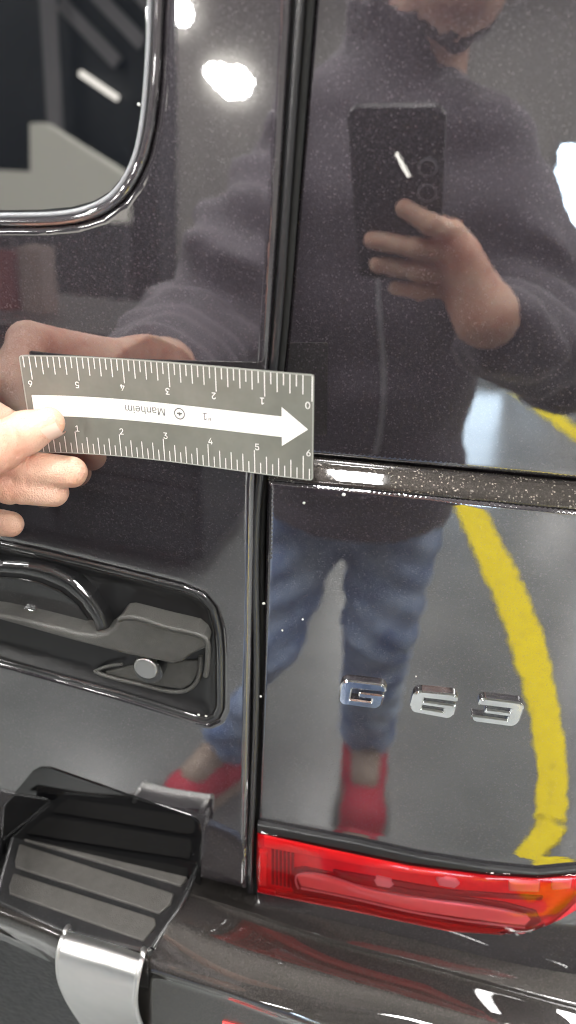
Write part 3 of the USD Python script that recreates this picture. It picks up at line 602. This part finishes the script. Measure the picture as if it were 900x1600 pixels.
# ------------------------------------------------------------------ person: holds the ruler with the left hand and photographs with the right
person = thing('person', 'person in dark padded jacket, jeans and red shoes holding the ruler in left hand', 'person')
A = lambda px, y: on_y(px, y)
Y = lambda v: np.array(v, float)
def hand_left(P):
    wr = Y((-.205, -.175, 1.185)); mcp_m = Y((-.247, -.088, 1.198)); mcp_i = Y((-.240, -.083, 1.224)); mcp_r = Y((-.249, -.088, 1.174)); mcp_p = Y((-.246, -.090, 1.152))
    d = rc(P, wr, mcp_m, .025, .020)
    for m in (mcp_i, mcp_r, mcp_p): d = smin(d, rc(P, wr, m, .021, .0135), .012)
    d = smin(d, rc(P, wr, Y((-.245, -.29, 1.165)), .026, .029), .02)
    def finger(js, rs, k=.003):
        f = rc(P, js[0], js[1], rs[0], rs[1])
        for i in range(1, len(js) - 1): f = smin(f, rc(P, js[i], js[i + 1], rs[i], rs[i + 1]), k)
        return f
    # index: behind the ruler; its base shows left of the ruler
    fi = finger([mcp_i, A((-44, 640), -.020), A((30, 662), -.0085), A((70, 676), -.0075)], (.0120, .0112, .0048, .0042))
    fm = finger([mcp_m, A((-62, 712), -.034), A((40, 731), -.0235), A((112, 737.5), -.0205)], (.0115, .0100, .0090, .0083))
    fr = finger([mcp_r, A((-72, 745), -.040), A((18, 761), -.0275), A((84, 769), -.0215)], (.0110, .0095, .0086, .0080))
    fp = finger([mcp_p, A((-84, 796), -.038), A((-30, 812), -.030), A((17, 819), -.0245)], (.0100, .0088, .0078, .0071))
    for f in (fi, fm, fr, fp): d = smin(d, f, .0035)
    # thumb over the face of the ruler
    tb = [Y((-.214, -.135, 1.190)), A((-96, 742), -.066), A((-6, 699), -.0395), A((40, 676), -.0300), A((76, 661), -.0265)]
    ft = finger(tb, (.0185, .0140, .0118, .0104, .0080), .004)
    d = smin(d, ft, .007)
    # creases across the thumb joint
    for q, w in ((A((22, 690), -.048), .0009), (A((32, 686), -.044), .0008), (A((4, 700), -.052), .0009)):
        ax = tb[3] - tb[1]; ax = ax / np.linalg.norm(ax); t = (P - q) @ ax
        d = d + .0010 * np.exp(-(t / (1.3 * w)) ** 2) * (np.linalg.norm(P - q, axis=1) < .013)
    for j in (A((52, 731), -.0225), A((30, 762), -.0265)):
        ax = Y((1, 0, -.1)); t = (P - j) @ ax; d = d + .0008 * np.exp(-(t / .0012) ** 2) * (np.linalg.norm(P - j, axis=1) < .012)
    return d, tb
hl = cat([nets(lambda P: np.maximum(hand_left(P)[0] + .00035 * (meshkit.noise(P * 260) - .5), -.205 - P[:, 0]), (-.209, -.115, 1.115), (-.138, .012, 1.262), .0011), nets(lambda P: np.maximum(hand_left(P)[0], P[:, 0] + .203), (-.34, -.33, 1.08), (-.196, .03, 1.275), .0022)])
tb = hand_left(np.zeros((1, 3)))[1]
# phone frame: held square to the line of sight, just behind the lens
FW, UPV, RT = RM @ [0, 0, 1.0], RM @ [0, -1.0, 0], RM @ [1.0, 0, 0]
PC = CAM - FW * .0075 + UPV * (-.062) + RT * (-.020)
ph = lambda a, b, c: PC + RT * a + UPV * b + FW * c       # right, up, towards the car
WR = Y((.085, -.425, 1.195)); ELB = Y((.205, -.63, 1.115))
def hand_right(P):
    k = [ph(.052, -.030, .004), ph(.060, -.052, .004), ph(.058, -.074, .002), ph(.050, -.092, .0)]
    d = rc(P, WR, k[1], .027, .019)
    for m in (k[0], k[2], k[3]): d = smin(d, rc(P, WR, m, .022, .0135), .012)
    d = smin(d, rc(P, WR, WR + (ELB - WR) * .35, .027, .031), .02)
    tips = [(.008, .0, .013), (-.024, -.034, .013), (-.020, -.062, .013), (-.002, -.088, .013)]
    mids = [(.034, -.012, .019), (.020, -.036, .021), (.022, -.062, .020), (.026, -.086, .019)]
    for m, mi, tp, r in zip(k, mids, tips, (.0100, .0100, .0096, .0086)):
        d = smin(d, smin(rc(P, m, ph(*mi), r + .001, r), rc(P, ph(*mi), ph(*tp), r, r - .0018), .003), .004)
    t0 = WR + (ph(.05, -.06, -.022) - WR) * .4
    d = smin(d, smin(rc(P, t0, ph(.044, -.045, -.022), .018, .012), rc(P, ph(.044, -.045, -.022), ph(.015, -.020, -.018), .012, .009), .004), .008)
    return d
hr = nets(hand_right, (-.07, -.55, 1.10), (.20, -.31, 1.40), .0026)
# head, neck and the trunk beneath the clothes
HC = Y((.030, -.70, 1.585)); NK = Y((-.040, -.785, 1.40)); LSH, RSH = Y((-.245, -.70, 1.33)), Y((.082, -.75, 1.335)); HIP = Y((-.055, -.84, .84))
LEL = Y((-.315, -.50, 1.14)); LWR = Y((-.240, -.255, 1.168))
tilt = Rotation.from_euler('xz', [-28, -8], degrees=True).as_matrix()      # chin down, looking at the phone
hd = lambda x, y, z: HC + tilt @ Y((x, y, z))
def skin_core(P):
    d = ell(P, hd(0, -.01, .025), (.077, .096, .098), tilt)
    d = smin(d, ell(P, hd(0, .038, -.055), (.056, .052, .062), tilt), .03)
    d = smin(d, rc(P, hd(0, .080, -.098), hd(0, .072, -.088), .016, .022), .022)
    d = smin(d, rc(P, hd(0, .088, .018), hd(0, .108, -.018), .009, .0145), .012)
    d = smin(d, rc(P, hd(-.026, .088, -.055), hd(.026, .088, -.055), .007, .007), .01)
    for s in (-1, 1):
        d = smin(d, ell(P, hd(s * .080, -.005, -.005), (.010, .018, .030), tilt), .008)
        d = np.maximum(d, -(ell(P, hd(s * .032, .093, .022), (.015, .010, .009), tilt)))
    d = smin(d, rc(P, hd(0, -.02, -.07), NK, .055, .058), .02)
    d = smin(d, rc(P, NK - [0, 0, .06], LSH - [0, 0, .04], .045, .035), .02); d = smin(d, rc(P, NK - [0, 0, .06], RSH - [0, 0, .04], .045, .035), .02)
    d = smin(d, rc(P, NK + [0, 0, -.05], HIP, .11, .12), .06)
    return d
core = nets(skin_core, (-.40, -1.02, .68), (.28, -.50, 1.70), .008)
body = obj('body', cat([core, hl, hr]), 'skin', person, smooth=True)
# thumbnail
ax = tb[4] - tb[3]; ax /= np.linalg.norm(ax); nn = Y((.25, -.62, -.74)); nn -= ax * (nn @ ax); nn /= np.linalg.norm(nn); bb = np.cross(ax, nn)
gu, gv = np.meshgrid(np.linspace(-1, 1, 17), np.linspace(-1, 1, 17)); keep = []
th = gv * .95; cen = tb[4] - ax * .0015
rad = .00855
pos = cen + ax * (gu * .0068)[..., None] + (nn * (np.cos(th) * rad)[..., None] + bb * (np.sin(th) * rad)[..., None]) * (1 - .10 * np.clip(gu, 0, 1) ** 2)[..., None]
i, j = np.meshgrid(np.arange(16), np.arange(16), indexing='ij'); q = np.stack([i * 17 + j, i * 17 + j + 1, (i + 1) * 17 + j + 1, (i + 1) * 17 + j], -1).reshape(-1, 4)
obj('thumbnail', trimesh.Trimesh(pos.reshape(-1, 3), np.vstack([q[:, [0, 1, 2]], q[:, [0, 2, 3]]]), process=False), 'nail', body, smooth=True)
def fbm1(P, s, seed=0): return meshkit.fbm(P * s, 3, seed) - .5
def jacket(P):
    d = ell(P, (-.06, -.79, 1.22), (.205, .135, .20))
    d = smin(d, rc(P * [1, 1.25, 1], Y((-.060, -.775 * 1.25, 1.27)), Y((-.045, -.80 * 1.25, .83)), .175, .170), .05)
    d = smin(d, rc(P, NK + [0, 0, .01], NK + [.01, .03, .085], .088, .078), .03)
    fold = .010 * np.sin((P[:, 2] * 1.0 + P[:, 0] * .35 + .012 * np.sin(P[:, 0] * 40)) * 75) 
    tl_ = np.clip((P - LSH) @ (LEL - LSH) / ((LEL - LSH) @ (LEL - LSH)), 0, 1); tf_ = np.clip((P - LEL) @ (LWR - LEL) / ((LWR - LEL) @ (LWR - LEL)), 0, 1)
    fold = fold + .013 * np.sin(tl_ * 26 + 3 * fbm1(P, 9, 5)) * (tl_ > 0) * (tl_ < 1) + .011 * np.sin(tf_ * 24 + 3 * fbm1(P, 9, 6)) * (tf_ > 0) * (tf_ < 1)
    arm = rc(P, LSH, LEL, .085, .068); arm = smin(arm, rc(P, LEL, LWR + (LEL - LWR) * .10, .066, .046), .02)
    armr = rc(P, RSH, ELB, .076, .066); armr = smin(armr, rc(P, ELB, WR + (ELB - WR) * .16, .068, .044), .02)
    d = smin(d, arm + fold * .55, .035); d = smin(d, armr + fold * .45, .035)
    d = d + .016 * fbm1(P, 16.0) + .006 * np.sin(P[:, 2] * 48 + 3 * fbm1(P, 6, 3))
    d = np.maximum(d, .775 + .06 * np.abs(P[:, 0] + .03) - P[:, 2])                   # hem
    d = np.maximum(d, -(rc(P, NK + [0, .01, .05], NK + [.02, .06, .16], .060, .070)))    # open collar
    return d
obj('jacket', nets(jacket, (-.45, -1.02, .74), (.36, -.15, 1.53), .008), 'jacket_cloth', body, smooth=True)
zp = []
for z in np.linspace(1.30, .86, 30):
    x = -.022 + .012 * math.sin(z * 14); ys = np.linspace(-.52, -.9, 160); q = jacket(np.c_[np.full(160, x), ys, np.full(160, z)]); zp.append((x, ys[np.argmax(q < 0)] + .001, z))
obj('zip', tube(spline(zp, 60), .0035), 'seal_grey', body, smooth=60)
LK, RK = Y((-.185, -.78, .50)), Y((.020, -.815, .53)); LA, RA_ = Y((-.42, -.88, .12)), Y((.020, -.985, .12))
def jeans(P):
    d = ell(P, (-.045, -.845, .83), (.165, .125, .12))
    l = smin(rc(P, Y((-.125, -.84, .78)), LK, .088, .066), rc(P, LK, LA, .064, .060), .02)
    r = smin(rc(P, Y((.030, -.84, .78)), RK, .088, .066), rc(P, RK, RA_, .064, .060), .02)
    d = smin(d, l, .03); d = smin(d, r, .03)
    d = d + .014 * fbm1(P, 14.0, 2) + .0035 * np.sin(P[:, 2] * 95 + 60 * P[:, 0] * np.sign(P[:, 0] + .06))
    return np.maximum(d, .055 - P[:, 2])
obj('jeans', nets(jeans, (-.54, -1.12, .03), (.16, -.62, .98), .008), 'denim', body, smooth=True)
for an, toe in ((LA, Y((-.49, -.74, .035))), (RA_, Y((.030, -.79, .035)))):
    dr = toe - an; dr[2] = 0; dr /= np.linalg.norm(dr); sd = np.array([-dr[1], dr[0], 0])
    heel = an - dr * .055; heel[2] = .05; tp = toe - dr * .03
    up = nets(lambda P: np.maximum(smin(smin(rc(P, heel, tp + [0, 0, .008], .045, .043), rc(P, an + [0, 0, -.055], an + dr * .05 + [0, 0, -.065], .046, .045), .03), rc(P, tp, tp + [0, 0, .01], .046, .046), .02), .022 - P[:, 2]), (an + toe) / 2 - .24, (an + toe) / 2 + .24, .007)
    shoe = obj('shoe', up, 'red_cloth', body, smooth=True)
    out = LineString([(heel + dr * .005)[:2], tp[:2]]).buffer(.049)
    sole = trimesh.creation.extrude_polygon(out, .028, engine='earcut'); obj('sole', sole, 'shoe_sole', shoe, smooth=40)
    obj('tongue', nets(lambda P: rc(P, an + dr * .045 + [0, 0, -.018], an + dr * .105 + [0, 0, -.040], .034, .030), an - .1 + dr * .07, an + .1 + dr * .07, .006), 'shoe_sole', shoe, smooth=True)
    for q in (.25, .40, .55):
        c = an + dr * (.02 + q * .12); z = .108 - q * .05
        obj('lace', tube([c - sd * .032 + [0, 0, z - c[2] - .012], c + [0, 0, z - c[2]], c + sd * .032 + [0, 0, z - c[2] - .012]], .006), 'shoe_sole', shoe, smooth=60)
def hairf(P):
    q = (P - HC) @ tilt
    d = ell(P, hd(0, -.018, .035), (.086, .102, .103), tilt) + .010 * fbm1(P, 60)
    return np.maximum(d, np.minimum(q[:, 1] - .045 - .5 * np.maximum(.0, .03 - 0 * q[:, 2]), .075 - q[:, 2]) * 1.0) if False else np.maximum(d, np.minimum(q[:, 1] - .03, .07 - q[:, 2]))
obj('hair', nets(hairf, HC - .16, HC + .17, .006), 'hair', body, smooth=True)
def beardf(P):
    q = (P - HC) @ tilt
    d = smin(ell(P, hd(0, .040, -.060), (.060, .053, .064), tilt), rc(P, hd(0, .082, -.100), hd(0, .074, -.09), .017, .023), .022) + .006 * fbm1(P, 90)
    return np.maximum(np.maximum(d + .003, q[:, 2] + .085), -rc(P, hd(-.022, .10, -.055), hd(.022, .10, -.055), .009, .009))
obj('beard', nets(beardf, HC - .18, HC + .18, .006), 'hair', body, smooth=True)

# ------------------------------------------------------------------ phone in the right hand
phone = thing('phone', 'black phone held upright in the right hand, back towards the car', 'phone')
def slab(w, hgt, c0, c1, rad, rnd):
    g = sbox(-w / 2, -hgt / 2, w / 2, hgt / 2).buffer(-rad).buffer(rad, 10)
    return cat([sheet(g, lambda u, v, h: PC + u[:, None] * RT + v[:, None] * UPV + (c1 + h)[:, None] * FW, .02, rnd, c1 - c0 - rnd), sheet(g, lambda u, v, h: PC + u[:, None] * RT + v[:, None] * UPV + (c0 - h)[:, None] * FW, .02, rnd * .4, 0)])
obj('phone_case', slab(.085, .172, -.0065, .0030, .011, .002), 'phone_case', phone)
def pdisc(a, b, r, c, m, name): return obj(name, sheet(Point(a, b).buffer(r, 24), lambda u, v, h: PC + u[:, None] * RT + v[:, None] * UPV + (c + h)[:, None] * FW, .004, .0008, .002), m, phone)
for a, b in ((.0285, .034), (.0285, .010)): pdisc(a, b, .0088, .0040, 'seal_grey', 'lens_ring'); pdisc(a, b, .0072, .0046, 'lens_glass', 'camera_lens')
g = affinity.rotate(sbox(-.002, -.0125, .002, .0125).buffer(-.001).buffer(.001, 6), 27); g = affinity.translate(g, .006, .036)
obj('flash', sheet(g, lambda u, v, h: PC + u[:, None] * RT + v[:, None] * UPV + (.0042 + h)[:, None] * FW, .004, .0008, .002), 'flash_light', phone)
